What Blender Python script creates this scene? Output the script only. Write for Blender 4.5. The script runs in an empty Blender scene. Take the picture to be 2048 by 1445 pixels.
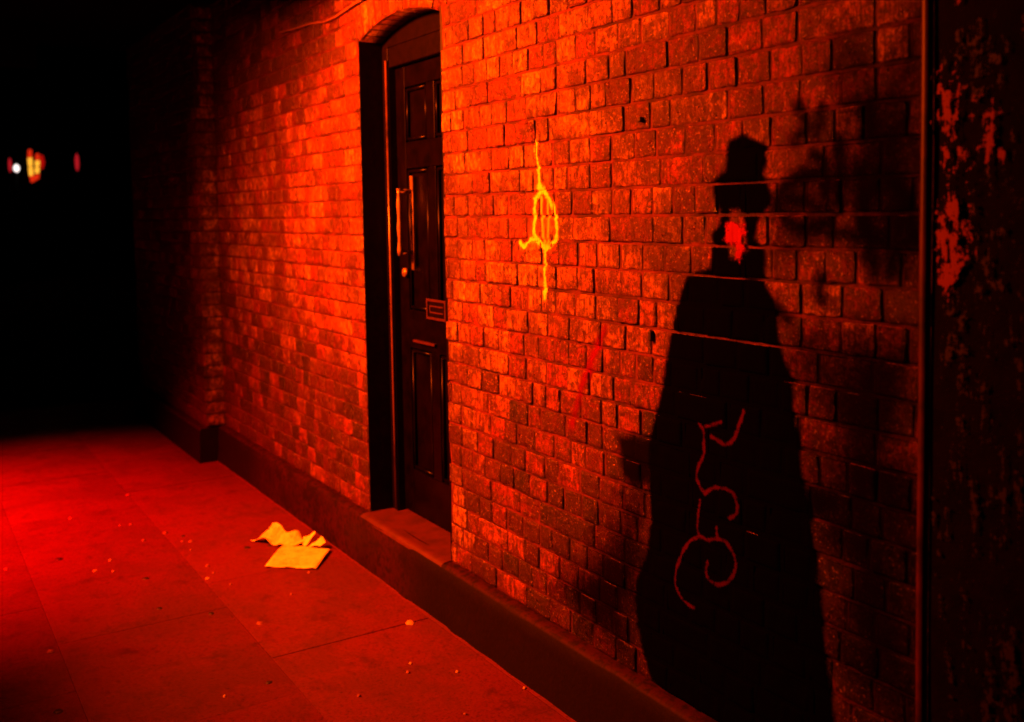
import bpy, bmesh, math, random
from mathutils import Vector, Matrix, noise
random.seed(7)
sc = bpy.context.scene
COL = sc.collection
rad = math.radians

# ------------------------------------------------------------------ camera
CD, PSI, PIT, ROL, FPX, SHY, CH = 1.7076, 1.0146, 0.0619, 0.0168, 1998.3, -176.7, 1.5083
cam_d = bpy.data.cameras.new('camera'); cam = bpy.data.objects.new('camera', cam_d); COL.objects.link(cam)
fw = Vector((-math.sin(PSI)*math.cos(PIT), math.cos(PSI)*math.cos(PIT), -math.sin(PIT)))
rt0 = Vector((math.cos(PSI), math.sin(PSI), 0)); up0 = rt0.cross(fw)
rt = math.cos(ROL)*rt0 - math.sin(ROL)*up0
up = math.sin(ROL)*rt0 + math.cos(ROL)*up0
CP = Vector((0, -CD, CH))
M = Matrix((rt, up, -fw)).transposed().to_4x4(); M.translation = CP
cam.matrix_world = M
cam_d.sensor_width = 36; cam_d.lens = 36*FPX/2048; cam_d.shift_y = SHY/2048
cam_d.clip_end = 400; cam_d.clip_start = 0.02
cam_d.dof.use_dof = True; cam_d.dof.focus_distance = 2.9; cam_d.dof.aperture_fstop = 2.4
sc.camera = cam

def ray(px, py):
    return rt*(px-1024)/FPX + up*(722.5+SHY-py)/FPX + fw
def W(px, py, y=0.0):                 # photo pixel -> point on the plane of the wall
    d = ray(px, py); return CP + d*((y-CP.y)/d.y)
def G(px, py, z=0.0):                 # photo pixel -> point on the ground
    d = ray(px, py); return CP + d*((z-CP.z)/d.z)
def F(px, py, x):                     # photo pixel -> point on a far plane x = const
    d = ray(px, py); return CP + d*((x-CP.x)/d.x)

# ------------------------------------------------------------------ world, lights, exposure
wd = bpy.data.worlds.new('World'); sc.world = wd; wd.use_nodes = True
nt = wd.node_tree; nt.nodes.clear()
sky = nt.nodes.new('ShaderNodeTexSky'); sky.sky_type = 'NISHITA'; sky.sun_disc = False
sky.sun_elevation = rad(-6); sky.sun_rotation = rad(200)
bg = nt.nodes.new('ShaderNodeBackground'); bg.inputs[1].default_value = 0.02
wo = nt.nodes.new('ShaderNodeOutputWorld')
nt.links.new(sky.outputs[0], bg.inputs[0]); nt.links.new(bg.outputs[0], wo.inputs[0])
sc.view_settings.view_transform = 'Standard'; sc.view_settings.look = 'None'
sc.view_settings.exposure = 0.0; sc.view_settings.gamma = 1.0
sc.render.film_transparent = False

def spot(name, loc, target, energy, color, size, blend, radius):
    l = bpy.data.lights.new(name, 'SPOT'); l.energy = energy; l.color = color
    l.spot_size = rad(size); l.spot_blend = blend; l.shadow_soft_size = radius
    o = bpy.data.objects.new(name, l); COL.objects.link(o); o.location = loc
    o.rotation_euler = (Vector(target)-Vector(loc)).to_track_quat('-Z', 'Y').to_euler()
    return o
LAMP_A = (-3.75, -2.35, 2.60); TGT_A = (-3.66, 0, 1.78)
LAMP_B = (-5.5, -2.8, 2.45); TGT_B = (-5.55, -1.85, 0.0)
spot('orange_floodlight_beam', LAMP_A, TGT_A, 4900, (1.0, 0.068, 0.0008), 107, 1.0, 0.15)
spot('red_floodlight_beam', LAMP_B, TGT_B, 4300, (1.0, 0.003, 0.0006), 76, 1.0, 0.08)

# ------------------------------------------------------------------ helpers
def tag(o, label=None, cat=None, group=None, kind=None):
    if label: o['label'] = label
    if cat: o['category'] = cat
    if group: o['group'] = group
    if kind: o['kind'] = kind
    return o
def empty(name, loc, label, cat, group=None):
    o = bpy.data.objects.new(name, None); COL.objects.link(o); o.location = loc
    o.empty_display_size = 0.1
    return tag(o, label, cat, group)
def link_mesh(name, me, mats, parent=None, smooth=False, label=None):
    for m in (mats if isinstance(mats, (list, tuple)) else [mats]): me.materials.append(m)
    if smooth:
        for p in me.polygons: p.use_smooth = True
    o = bpy.data.objects.new(name, me); COL.objects.link(o)
    if parent is not None:
        o.parent = parent
        o.matrix_parent_inverse = Matrix.Translation(parent_loc(parent)).inverted()
    if label: o['label'] = label
    return o
def parent_loc(p):
    v = Vector(p.location)
    return v
class MB:
    def __init__(s): s.v = []; s.f = []; s.mi = []
    def add(s, vs, fs, mi=0):
        n = len(s.v); s.v += [tuple(v) for v in vs]; s.f += [tuple(i+n for i in f) for f in fs]; s.mi += [mi]*len(fs)
    def box(s, a, b, mi=0):
        x0, y0, z0 = [min(a[i], b[i]) for i in range(3)]; x1, y1, z1 = [max(a[i], b[i]) for i in range(3)]
        s.add([(x0,y0,z0),(x1,y0,z0),(x1,y1,z0),(x0,y1,z0),(x0,y0,z1),(x1,y0,z1),(x1,y1,z1),(x0,y1,z1)],
              [(0,3,2,1),(4,5,6,7),(0,1,5,4),(1,2,6,5),(2,3,7,6),(3,0,4,7)], mi)
    def tube(s, pts, r, n=10, mi=0, caps=True):
        pts = [Vector(p) for p in pts]; rings = []
        ref = Vector((0.13, 0.97, 0.21)).normalized()
        for i, p in enumerate(pts):
            t = (pts[min(i+1, len(pts)-1)]-pts[max(i-1, 0)]).normalized()
            a = t.cross(ref)
            if a.length < 1e-3: a = t.cross(Vector((1, 0, 0)))
            a.normalize(); b = t.cross(a)
            rr = r[i] if isinstance(r, (list, tuple)) else r
            rings.append([p+(a*math.cos(k*math.tau/n)+b*math.sin(k*math.tau/n))*rr for k in range(n)])
        vs = [v for q in rings for v in q]; fs = []
        for i in range(len(pts)-1):
            for k in range(n):
                k2 = (k+1) % n
                fs.append((i*n+k, i*n+k2, (i+1)*n+k2, (i+1)*n+k))
        if caps: fs.append(tuple(range(n))[::-1]); fs.append(tuple((len(pts)-1)*n+k for k in range(n)))
        s.add(vs, fs, mi)
    def build(s, name, mats, parent=None, smooth=False, label=None, bevel=0.0, segs=2):
        me = bpy.data.meshes.new(name); me.from_pydata(s.v, [], s.f); me.update()
        for p, m in zip(me.polygons, s.mi): p.material_index = m
        bm = bmesh.new(); bm.from_mesh(me); bmesh.ops.recalc_face_normals(bm, faces=bm.faces)
        bm.to_mesh(me); bm.free()
        o = link_mesh(name, me, mats, parent, smooth, label)
        if bevel:
            md = o.modifiers.new('bevel', 'BEVEL'); md.width = bevel; md.segments = segs; md.limit_method = 'ANGLE'
        return o

# node helpers
class NT:
    def __init__(s, name):
        s.m = bpy.data.materials.new(name); s.m.use_nodes = True; s.t = s.m.node_tree; s.t.nodes.clear()
        s.out = s.t.nodes.new('ShaderNodeOutputMaterial'); s.p = s.t.nodes.new('ShaderNodeBsdfPrincipled')
        s.t.links.new(s.p.outputs[0], s.out.inputs[0])
        s.tc = s.t.nodes.new('ShaderNodeTexCoord').outputs['Object']
    def l(s, a, b): s.t.links.new(a, b)
    def n(s, k): return s.t.nodes.new(k)
    def scaled(s, v):
        m = s.n('ShaderNodeMapping'); m.inputs['Scale'].default_value = v; s.l(s.tc, m.inputs[0]); return m.outputs[0]
    def noise(s, scale, detail=4, rough=0.55, vec=None):
        n = s.n('ShaderNodeTexNoise'); n.inputs['Scale'].default_value = scale; n.inputs['Detail'].default_value = detail
        n.inputs['Roughness'].default_value = rough; s.l(vec or s.tc, n.inputs['Vector']); return n.outputs['Fac']
    def ramp(s, v, a, b, c0=0.0, c1=1.0):
        n = s.n('ShaderNodeMapRange'); n.inputs[1].default_value = a; n.inputs[2].default_value = b
        n.inputs[3].default_value = c0; n.inputs[4].default_value = c1; n.interpolation_type = 'SMOOTHSTEP'
        s.l(v, n.inputs[0]); return n.outputs[0]
    def mix(s, f, a, b, mode='MIX'):
        n = s.n('ShaderNodeMix'); n.data_type = 'RGBA'; n.blend_type = mode
        for sock, v in ((n.inputs[0], f), (n.inputs[6], a), (n.inputs[7], b)):
            if isinstance(v, (int, float)): sock.default_value = v
            elif isinstance(v, tuple): sock.default_value = (*v, 1)
            else: s.l(v, sock)
        return n.outputs[2]
    def math(s, op, a, b=0.0):
        n = s.n('ShaderNodeMath'); n.operation = op
        for i, v in enumerate((a, b)):
            if isinstance(v, (int, float)): n.inputs[i].default_value = v
            else: s.l(v, n.inputs[i])
        return n.outputs[0]
    def attr(s, name):
        n = s.n('ShaderNodeAttribute'); n.attribute_name = name; return n
    def sep(s, i):
        n = s.n('ShaderNodeSeparateXYZ'); s.l(s.tc, n.inputs[0]); return n.outputs[i]
    def bump(s, h, strength=0.5, dist=0.01, prev=None):
        n = s.n('ShaderNodeBump'); n.inputs['Strength'].default_value = strength; n.inputs['Distance'].default_value = dist
        s.l(h, n.inputs['Height'])
        if prev: s.l(prev, n.inputs['Normal'])
        s.l(n.outputs[0], s.p.inputs['Normal']); return n.outputs[0]
    def set(s, col=None, rough=None, spec=None, metal=None):
        for k, v in (('Base Color', col), ('Roughness', rough), ('Specular IOR Level', spec), ('Metallic', metal)):
            if v is None: continue
            if isinstance(v, (int, float)): s.p.inputs[k].default_value = v
            elif isinstance(v, tuple): s.p.inputs[k].default_value = (*v, 1)
            else: s.l(v, s.p.inputs[k])
        return s

def mat_brick():
    t = NT('soot_stained_brick'); a = t.attr('tone').outputs['Color']
    n1 = t.noise(38, 9, 0.80); n2 = t.noise(1.7, 6, 0.7); n3 = t.noise(150, 4, 0.6)
    n4 = t.noise(15, 8, 0.80, t.scaled((4.6, 3, 0.8))); n5 = t.noise(60, 6, 0.75); n6 = t.noise(5.5, 6, 0.72)
    dk = t.mix(1.0, a, (0.24, 0.10, 0.13), 'MULTIPLY')
    c = t.mix(t.ramp(n1, 0.45, 0.55, 0, 0.92), a, dk)                        # worn and pitted face
    c = t.mix(t.ramp(n4, 0.47, 0.57, 0, 0.85), c, (0.030, 0.002, 0.002))     # streaks of run-down dirt
    c = t.mix(t.ramp(n6, 0.49, 0.58, 0, 0.80), c, (0.040, 0.002, 0.002))
    c = t.mix(t.ramp(n2, 0.49, 0.60, 0, 0.75), c, (0.034, 0.002, 0.002))     # metre-wide soot
    c = t.mix(t.ramp(n5, 0.515, 0.59, 0, 0.8), c, (0.010, 0.001, 0.001))
    c = t.mix(t.ramp(n3, 0.59, 0.67, 0.0, 0.85), c, (0.40, 0.22, 0.08))
    t.set(c, t.ramp(n1, 0.3, 0.7, 0.20, 0.50), 0.38)
    b = t.bump(n1, 0.9, 0.014); b = t.bump(n5, 0.8, 0.006, b); t.bump(n3, 0.7, 0.003, b)
    return t.m
def mat_mortar():
    t = NT('old_mortar'); n1 = t.noise(7, 7, 0.75); n2 = t.noise(90, 4, 0.6)
    c = t.mix(t.ramp(n1, 0.38, 0.62), (0.085, 0.008, 0.006), (0.014, 0.001, 0.001))
    t.set(c, 0.85, 0.3); t.bump(n2, 0.8, 0.006); return t.m
def mat_simple(name, col, rough, spec=0.5, metal=0.0, nscale=30, dark=0.5, bump=0.25, bd=0.002):
    t = NT(name); n1 = t.noise(nscale, 5, 0.65)
    c = t.mix(t.ramp(n1, 0.35, 0.7), col, tuple(v*dark for v in col))
    t.set(c, rough, spec, metal); t.bump(n1, bump, bd); return t.m
def mat_plinth():
    t = NT('bitumen_painted_render'); n1 = t.noise(3.2, 6, 0.65); n2 = t.noise(45, 5, 0.6)
    x = t.sep(0)
    worn = t.math('MULTIPLY', t.ramp(x, -3.25, -3.75), t.ramp(x, -5.6, -5.0))      # paint worn away along the doorway
    k = t.math('MULTIPLY', worn, t.ramp(n1, 0.32, 0.6, 0.55, 1.0))
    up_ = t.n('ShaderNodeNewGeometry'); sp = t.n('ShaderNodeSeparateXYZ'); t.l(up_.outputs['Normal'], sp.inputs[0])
    k = t.math('MAXIMUM', k, t.ramp(sp.outputs[2], 0.35, 0.8, 0.0, 0.9))           # top ledge painted paler, as lit from above
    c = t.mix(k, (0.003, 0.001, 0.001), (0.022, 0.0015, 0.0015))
    c = t.mix(t.ramp(n2, 0.45, 0.65, 0, 0.85), c, (0.004, 0.001, 0.001))
    n3 = t.noise(9, 7, 0.75); c = t.mix(t.ramp(n3, 0.5, 0.62, 0, 0.8), c, (0.005, 0.001, 0.001))
    t.set(c, 0.7, 0.12); b = t.bump(n2, 0.4, 0.004); t.bump(n1, 0.4, 0.02, b); return t.m
def mat_paving():
    t = NT('worn_paving_slab'); a = t.attr('tone').outputs['Color']
    n1 = t.noise(3.0, 7, 0.7); n2 = t.noise(95, 7, 0.8); n3 = t.noise(300, 3, 0.6); n4 = t.noise(9, 7, 0.75); n5 = t.noise(38, 5, 0.7)
    c = t.mix(t.ramp(n1, 0.42, 0.60, 0, 0.5), a, (0.038, 0.003, 0.003))
    c = t.mix(t.ramp(n4, 0.52, 0.68, 0, 0.6), c, (0.026, 0.002, 0.002))
    c = t.mix(t.ramp(n5, 0.56, 0.66, 0, 0.45), c, (0.018, 0.002, 0.002))
    c = t.mix(t.ramp(n2, 0.40, 0.47, 0.7, 0), c, (0.02, 0.001, 0.001)); c = t.mix(t.ramp(n2, 0.56, 0.66, 0, 0.4), c, (0.15, 0.03, 0.015))
    t.set(c, t.ramp(n1, 0.3, 0.7, 0.45, 0.75), 0.3)
    b = t.bump(n4, 0.3, 0.01); b = t.bump(n2, 0.5, 0.004, b); t.bump(n3, 0.4, 0.0015, b)
    return t.m
def mat_paint(name, col, thr=0.5, wear=0.35, nscale=28, rough=0.55, soft=0.22, dirt=0.5):
    """paint whose cover falls off toward its edge and where the wall has shed it"""
    t = NT(name); cov = t.attr('cov').outputs['Fac']
    n1 = t.noise(nscale, 6, 0.7); n2 = t.noise(170, 3, 0.6); n4 = t.noise(3.1, 4, 0.6)
    k = t.math('ADD', cov, t.math('MULTIPLY', t.math('SUBTRACT', n1, 0.5), -wear*3.0))
    k = t.math('ADD', k, t.math('MULTIPLY', t.math('SUBTRACT', n2, 0.5), -wear))
    al = t.ramp(k, thr-soft, thr+soft)
    c = t.mix(t.ramp(n4, 0.4, 0.7, 0, dirt), col, tuple(v*0.35 for v in col))
    t.set(c, rough, 0.0); t.l(al, t.p.inputs['Alpha']); t.bump(n1, 0.4, 0.004)
    return t.m
def emit(name, col, strength):
    t = NT(name); t.t.nodes.remove(t.p); n1 = t.noise(0.9, 2, 0.5)
    e = t.n('ShaderNodeEmission'); t.l(t.mix(t.ramp(n1, 0.35, 0.65, 0, 0.3), col, tuple(c*0.5 for c in col)), e.inputs[0])
    e.inputs[1].default_value = strength; t.l(e.outputs[0], t.out.inputs[0]); return t.m

BR, MO, PL, PV = mat_brick(), mat_mortar(), mat_plinth(), mat_paving()
BLACKP = mat_simple('black_gloss_paint', (0.003, 0.001, 0.001), 0.40, 0.10, nscale=40, bump=0.3)
DOORP = mat_simple('dark_varnished_wood', (0.002, 0.0006, 0.0006), 0.33, 0.07, nscale=14, dark=0.3, bump=0.25)
BRASS = mat_simple('worn_brass', (0.22, 0.14, 0.07), 0.34, 0.6, 0.35, nscale=60, dark=0.4, bump=0.3, bd=0.001)
IRON = mat_simple('rusty_iron', (0.02, 0.012, 0.011), 0.6, 0.4, 0.4, nscale=70, dark=0.5)
SOOT = mat_simple('sooty_concrete', (0.0025, 0.002, 0.002), 0.95, 0.03, nscale=6, dark=0.5)
RENDER = mat_simple('black_painted_render', (0.004, 0.002, 0.002), 0.8, 0.03, nscale=16, dark=0.5, bump=0.6, bd=0.008)
CABLE = mat_simple('dusty_cable', (0.16, 0.06, 0.045), 0.5, 0.4, nscale=60)
PLATE = mat_simple('enamel_plate', (0.032, 0.004, 0.003), 0.45, 0.5, nscale=60)
PAPER = None
def mat_paper():
    t = NT('cream_paper'); n1 = t.noise(16, 5, 0.6); n2 = t.noise(60, 4, 0.6)
    n3 = t.noise(34, 6, 0.75); c = t.mix(t.ramp(n1, 0.4, 0.65, 0, 0.7), (0.90, 0.86, 0.58), (0.70, 0.50, 0.26))
    c = t.mix(t.ramp(n3, 0.56, 0.68, 0, 0.6), c, (0.40, 0.22, 0.10))
    t.set(c, 0.75, 0.25); t.bump(n2, 0.25, 0.002); return t.m
PAPER = mat_paper()

# ------------------------------------------------------------------ wall geometry
PH = 0.215                                            # plinth height
XF, XN = W(728, 600).x, W(891, 600).x                 # far and near edges of the doorway
XP = W(1866, 700).x                                   # edge of the black pier on the right
XA = W(441, 600).x                                    # inner edge of the far brick pilaster
XB = XA-1.9                                          # outer edge of it = end of the wall
PIL = 0.115
ZS = W(721, 84).z; ZT = ZS+0.062                      # arch springing, crown
XC = (XF+XN)/2; HW = (XN-XF)/2
def arch_z(x):
    k = max(-1, min(1, (x-XC)/HW)); return ZS+(ZT-ZS)*(1-k*k)
RING = 0.225
TOP = 2.80
CO = 0.075; JT = 0.008

def lerp3(a, b, k): return tuple(a[i]+(b[i]-a[i])*k for i in range(3))
PALE, RED, DARK, BLK = (0.62, 0.42, 0.08), (0.30, 0.030, 0.014), (0.055, 0.004, 0.004), (0.005, 0.001, 0.001)
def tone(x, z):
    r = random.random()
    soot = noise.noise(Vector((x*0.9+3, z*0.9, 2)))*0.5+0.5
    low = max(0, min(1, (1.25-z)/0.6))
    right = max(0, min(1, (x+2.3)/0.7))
    bias = 0.30*max(0, min(1, (-6.0-x)/.5)) + 0.30*max(0, min(1, (z-1.75)/.5))*max(0, min(1, (XF-x)/.4)) + 0.26*soot + 0.34*low + 0.20*right + 0.10*max(0, min(1, (z-1.95)/.3))*(1 if x < XF else 0)  # soot plus painted light falloff: darker low, right, upper left and far end
    q = 0.12+r*0.50+bias-(0.22 if XN < x < XN+0.16 else 0)  # bricks beside the doorway painted paler to stand in for glints
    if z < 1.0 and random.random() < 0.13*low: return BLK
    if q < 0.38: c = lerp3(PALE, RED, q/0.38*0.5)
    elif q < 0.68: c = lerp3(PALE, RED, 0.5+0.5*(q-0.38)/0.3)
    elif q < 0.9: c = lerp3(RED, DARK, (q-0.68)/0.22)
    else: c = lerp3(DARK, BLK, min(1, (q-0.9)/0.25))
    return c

class Brick:
    __slots__ = ('x0', 'x1', 'z0', 'z1', 'off', 'tx', 'tz', 'seed', 'y', 'col')
    def __init__(s, x0, x1, z0, z1, y=0.0):
        s.x0, s.x1, s.z0, s.z1, s.y = x0, x1, z0, z1, y
        s.off = random.gauss(0, 0.0016); s.tx = random.gauss(0, 0.014); s.tz = random.gauss(0, 0.021)
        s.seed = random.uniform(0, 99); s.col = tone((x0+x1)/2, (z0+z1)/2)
    def depth(s, x, z):               # how far the face stands towards the alley (positive out)
        e = min(x-s.x0, s.x1-x, z-s.z0, s.z1-z)
        r = 0.0032*(1-min(1, max(0, e)/0.005))**1.3
        chip = max(0, noise.noise(Vector((x*19, z*19, s.seed)))-0.42)*0.030*(1 if e < 0.012 else 0.4)
        n = noise.noise(Vector((x*26, z*26, s.seed)))*0.0017
        return max(-0.0048, s.off+(x-(s.x0+s.x1)/2)*s.tx+(z-(s.z0+s.z1)/2)*s.tz+n-r-min(chip, .0045))
MDEPTH = -0.0056
def mdepth(x, z): return MDEPTH+noise.noise(Vector((x*12, z*12, 7.7)))*0.0022

def spans():
    return [(XP-0.02, XN, 0), (XF, XA, 0)]
bricks = []; pil_bricks = []; beds = []
ncourse = int((TOP-PH)/CO)
def in_door(x0, x1, z0, z1): return x1 > XF+0.001 and x0 < XN-0.001
for i in range(ncourse):
    z0 = PH+JT/2+i*CO; z1 = z0+CO-JT
    jz = noise.noise(Vector((i*3.1, 0, 0)))*0.002
    z0 += jz; z1 += jz
    hdr = (i % 2 == 1)
    x = XP+0.0 + (0.0 if hdr else -0.056)
    ln = 0.1125 if hdr else 0.225
    x = XP+ (0.03 if hdr else 0.086); pend = False
    while x > XA-0.02:
        if hdr: L = random.uniform(.070, .112)
        elif pend: L = 0.1125; pend = False
        elif random.random() < 0.6: L = random.uniform(.07, .118); pend = True
        else: L = random.uniform(.13, .215)
        xa, xb = x-L+JT*0.5+random.uniform(-.0015, .0015), x-JT*0.5+random.uniform(-.0015, .0015)
        x -= L
        xb = min(xb, XP-0.001); xa = max(xa, XA+0.001)
        if xb-xa < 0.02: continue
        # cut around doorway and its arch
        top_here = arch_z(max(XF, min(XN, (xa+xb)/2)))+RING if (xb > XF-0.03 and xa < XN+0.03) else None
        if z1 < ZS-0.005+0.0:
            if xa < XN and xb > XN: xa = XN+random.uniform(0, .003)
            elif xa < XF and xb > XF: xb = XF-random.uniform(0, .003)
            elif xa >= XF and xb <= XN: continue
        elif top_here is not None and z0 < top_here:
            if xa < XN+0.02 and xb > XN+0.02: xa = XN+0.03
            elif xa < XF-0.02 and xb > XF-0.02: xb = XF-0.03
            elif xa >= XF-0.021 and xb <= XN+0.021:
                if z1 > top_here+0.005: z0b = max(z0, top_here+0.006)
                else: continue
                if z1-z0b > 0.015: bricks.append(Brick(xa, xb, z0b, z1))
                continue
        if xb-xa < 0.018: continue
        bricks.append(Brick(xa, xb, z0, z1))
    x = XA
    k = 0
    while x > XB+0.02:                                # the pilaster's own bricks
        L = min(0.1025 if hdr else 0.215, x-XB)
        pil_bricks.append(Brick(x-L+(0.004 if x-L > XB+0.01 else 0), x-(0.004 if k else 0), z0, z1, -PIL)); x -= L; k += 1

def grid_lines(a, b, step, bev=0.006):
    n = max(1, int(round((b-a-2*bev)/step)))
    if b-a < 3*bev: return [a, (a+b)/2, b]
    return [a, a+bev*0.45]+[a+bev+(b-a-2*bev)*k/n for k in range(n+1)]+[b-bev*0.45, b]
def brick_mesh(name, bl, parent, extra=None, label=None):
    vs, fs, cols, mis = [], [], [], []
    for b in bl:
        X = grid_lines(b.x0, b.x1, 0.018); Z = grid_lines(b.z0, b.z1, 0.016); n = len(vs)
        w = len(X)
        for j, z in enumerate(Z):
            for i, x in enumerate(X):
                jx = noise.noise(Vector((x*40, z*40, b.seed+5)))*0.0030
                jz = noise.noise(Vector((x*40, z*40, b.seed+9)))*0.0028
                # rounded corners
                cx = min(x-b.x0, b.x1-x); cz = min(z-b.z0, b.z1-z)
                pull = 0.0
                if cx < 1e-6 and cz < 1e-6: pull = 0.0045+0.004*(math.sin(b.seed*7+x*900)>0.4)
                sx = 1 if x < (b.x0+b.x1)/2 else -1; sz = 1 if z < (b.z0+b.z1)/2 else -1
                vs.append((x+jx+sx*pull, b.y-b.depth(x, z), z+jz+sz*pull)); cols.append(b.col)
        for j in range(len(Z)-1):
            for i in range(w-1): fs.append((n+j*w+i, n+j*w+i+1, n+(j+1)*w+i+1, n+(j+1)*w+i)); mis.append(0)
        # sides
        per = [i for i in range(w)]+[j*w+w-1 for j in range(1, len(Z))]+[(len(Z)-1)*w+i for i in range(w-2, -1, -1)]+[j*w for j in range(len(Z)-2, 0, -1)]
        m = len(vs)
        for p in per: v = vs[n+p]; vs.append((v[0], b.y+0.03, v[2])); cols.append(b.col)
        for k in range(len(per)):
            k2 = (k+1) % len(per); fs.append((n+per[k], m+k, m+k2, n+per[k2])); mis.append(0)
    if extra: extra(vs, fs, cols, mis)
    me = bpy.data.meshes.new(name); me.from_pydata(vs, [], fs); me.update()
    a = me.attributes.new('tone', 'FLOAT_COLOR', 'POINT')
    flat = []
    for c in cols: flat += [c[0], c[1], c[2], 1.0]
    a.data.foreach_set('color', flat)
    me.polygons.foreach_set('material_index', mis)
    return link_mesh(name, me, [BR, MO], parent, True, label)

def mortar_grid(x0, x1, zlo, zhi, step, y=0.0, top=None):
    def ex(vs, fs, cols, mis):
        nx = max(1, int((x1-x0)/step)); nz = max(1, int((zhi-(zlo(x0) if callable(zlo) else zlo))/step)); n = len(vs)
        for j in range(nz+1):
            for i in range(nx+1):
                x = x0+(x1-x0)*i/nx
                lo = zlo(x) if callable(zlo) else zlo
                z = lo+(zhi-lo)*j/nz
                vs.append((x, y-mdepth(x, z), z)); cols.append((0, 0, 0))
        for j in range(nz):
            for i in range(nx):
                a = n+j*(nx+1)+i; fs.append((a, a+1, a+nx+2, a+nx+1)); mis.append(1)
    return ex

wall = empty('brick_wall', (XN, 0, 0), 'soot-stained red brick wall with an arched doorway and painted marks along the pavement', 'wall')

# voussoirs of the door arch are bricks on end: rotated grids
def arch_extra(vs, fs, cols, mis):
    R = (HW*HW+(ZT-ZS)**2)/(2*(ZT-ZS)); zc = ZT-R
    a0 = math.asin(HW/R); n = 12
    for k in range(n):
        b0, b1 = -a0+2*a0*k/n, -a0+2*a0*(k+1)/n
        g = 0.004/R; b0 += g; b1 -= g
        col = tone(XC, 2.3); off = random.gauss(0, .002); NX, NZ = 4, 10; m = len(vs)
        for j in range(NZ+1):
            for i in range(NX+1):
                a = b0+(b1-b0)*i/NX; rr = R+0.003+(RING-0.014)*j/NZ
                edge = (i in (0, NX)) or (j in (0, NZ))
                x, z = XC+rr*math.sin(a), zc+rr*math.cos(a)
                vs.append((x, -(off-(0.005 if edge else 0)+noise.noise(Vector((x*26, z*26, k)))*0.002), z)); cols.append(col)
        for j in range(NZ):
            for i in range(NX): q = m+j*(NX+1)+i; fs.append((q, q+1, q+NX+2, q+NX+1)); mis.append(0)
        # underside returns
        per = [(i, 0) for i in range(NX+1)]; q0 = len(vs)
        for i, j in per: v = vs[m+j*(NX+1)+i]; vs.append((v[0], 0.12, v[2])); cols.append(BLK)
        for i in range(NX): fs.append((m+i, q0+i, q0+i+1, m+i+1)); mis.append(0)
def wall_extra(vs, fs, cols, mis):
    arch_extra(vs, fs, cols, mis)
    mortar_grid(XN+0.003, XP+0.02, PH-0.01, TOP, 0.03)(vs, fs, cols, mis)
    mortar_grid(XA-0.01, XF-0.003, PH-0.01, TOP, 0.03)(vs, fs, cols, mis)
    mortar_grid(XF-0.003, XN+0.003, lambda x: arch_z(x)+0.002, TOP, 0.03)(vs, fs, cols, mis)
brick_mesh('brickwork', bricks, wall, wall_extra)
def pil_extra(vs, fs, cols, mis):
    # mortar face and the brick return facing the camera
    mortar_grid(XB, XA, PH-0.01, TOP, 0.03, -PIL)(vs, fs, cols, mis)
    for i in range(ncourse):
        z0 = PH+JT/2+i*CO; z1 = z0+CO-JT; col = lerp3(PALE, RED, random.random()*.6); NY, NZ = 5, 4; m = len(vs); off = random.gauss(0, .0018)  # return bricks kept pale: the lit side's brightness is put into their colour
        for j in range(NZ+1):
            for k in range(NY+1):
                y = -PIL+0.002+(PIL-0.002)*k/NY; z = z0+(z1-z0)*j/NZ; e = j in (0, NZ) or k == 0
                vs.append((XA+off+noise.noise(Vector((y*30, z*30, 3)))*.002-(0.005 if e else 0), y, z)); cols.append(col)
        for j in range(NZ):
            for k in range(NY): q = m+j*(NY+1)+k; fs.append((q, q+1, q+NY+2, q+NY+1)); mis.append(0)
    m = len(vs); vs += [(XA-.008, -PIL+0.008, PH), (XA-.008, 0.01, PH), (XA-.008, 0.01, TOP), (XA-.008, -PIL+.008, TOP)]; cols += [(0, 0, 0)]*4
    fs.append((m, m+1, m+2, m+3)); mis.append(1)
    m = len(vs); vs += [(XB, -PIL, PH), (XB, 0.6, PH), (XB, 0.6, TOP), (XB, -PIL, TOP)]; cols += [DARK]*4
    fs.append((m, m+1, m+2, m+3)); mis.append(0)
brick_mesh('pilaster', pil_bricks, wall, pil_extra, 'brick pilaster at the dark far end of the wall')
# solid body behind the face
b = MB(); b.box((XB+0.01, 0.17, 0.0), (XF-0.02, 0.6, TOP)); b.box((XN+0.02, 0.17, 0), (XP+2.2, 0.6, TOP)); b.box((XF-0.02, 0.21, 0), (XN+0.02, 0.6, TOP))
b.build('wall_core', SOOT, wall)
# jambs and soffit: painted black
def jamb(xw, sgn, name):
    m = MB(); n = 80; vs = []
    for j in range(n+1):
        z = PH+(ZS+0.06-PH)*j/n
        xx = xw+sgn*(0.0055+0.0015*noise.noise(Vector((z*9, sgn, 1))))
        vs += [(xw-sgn*0.012, 0.0075, z), (xx, 0.0035, z), (xx, 0.2, z)]
    m.add(vs, [(3*j+k, 3*j+k+1, 3*j+k+4, 3*j+k+3) for j in range(n) for k in (0, 1)]); m.build(name, BLACKP, wall)
jamb(XF, 1, 'door_jamb'); jamb(XN, -1, 'door_jamb')

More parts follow.
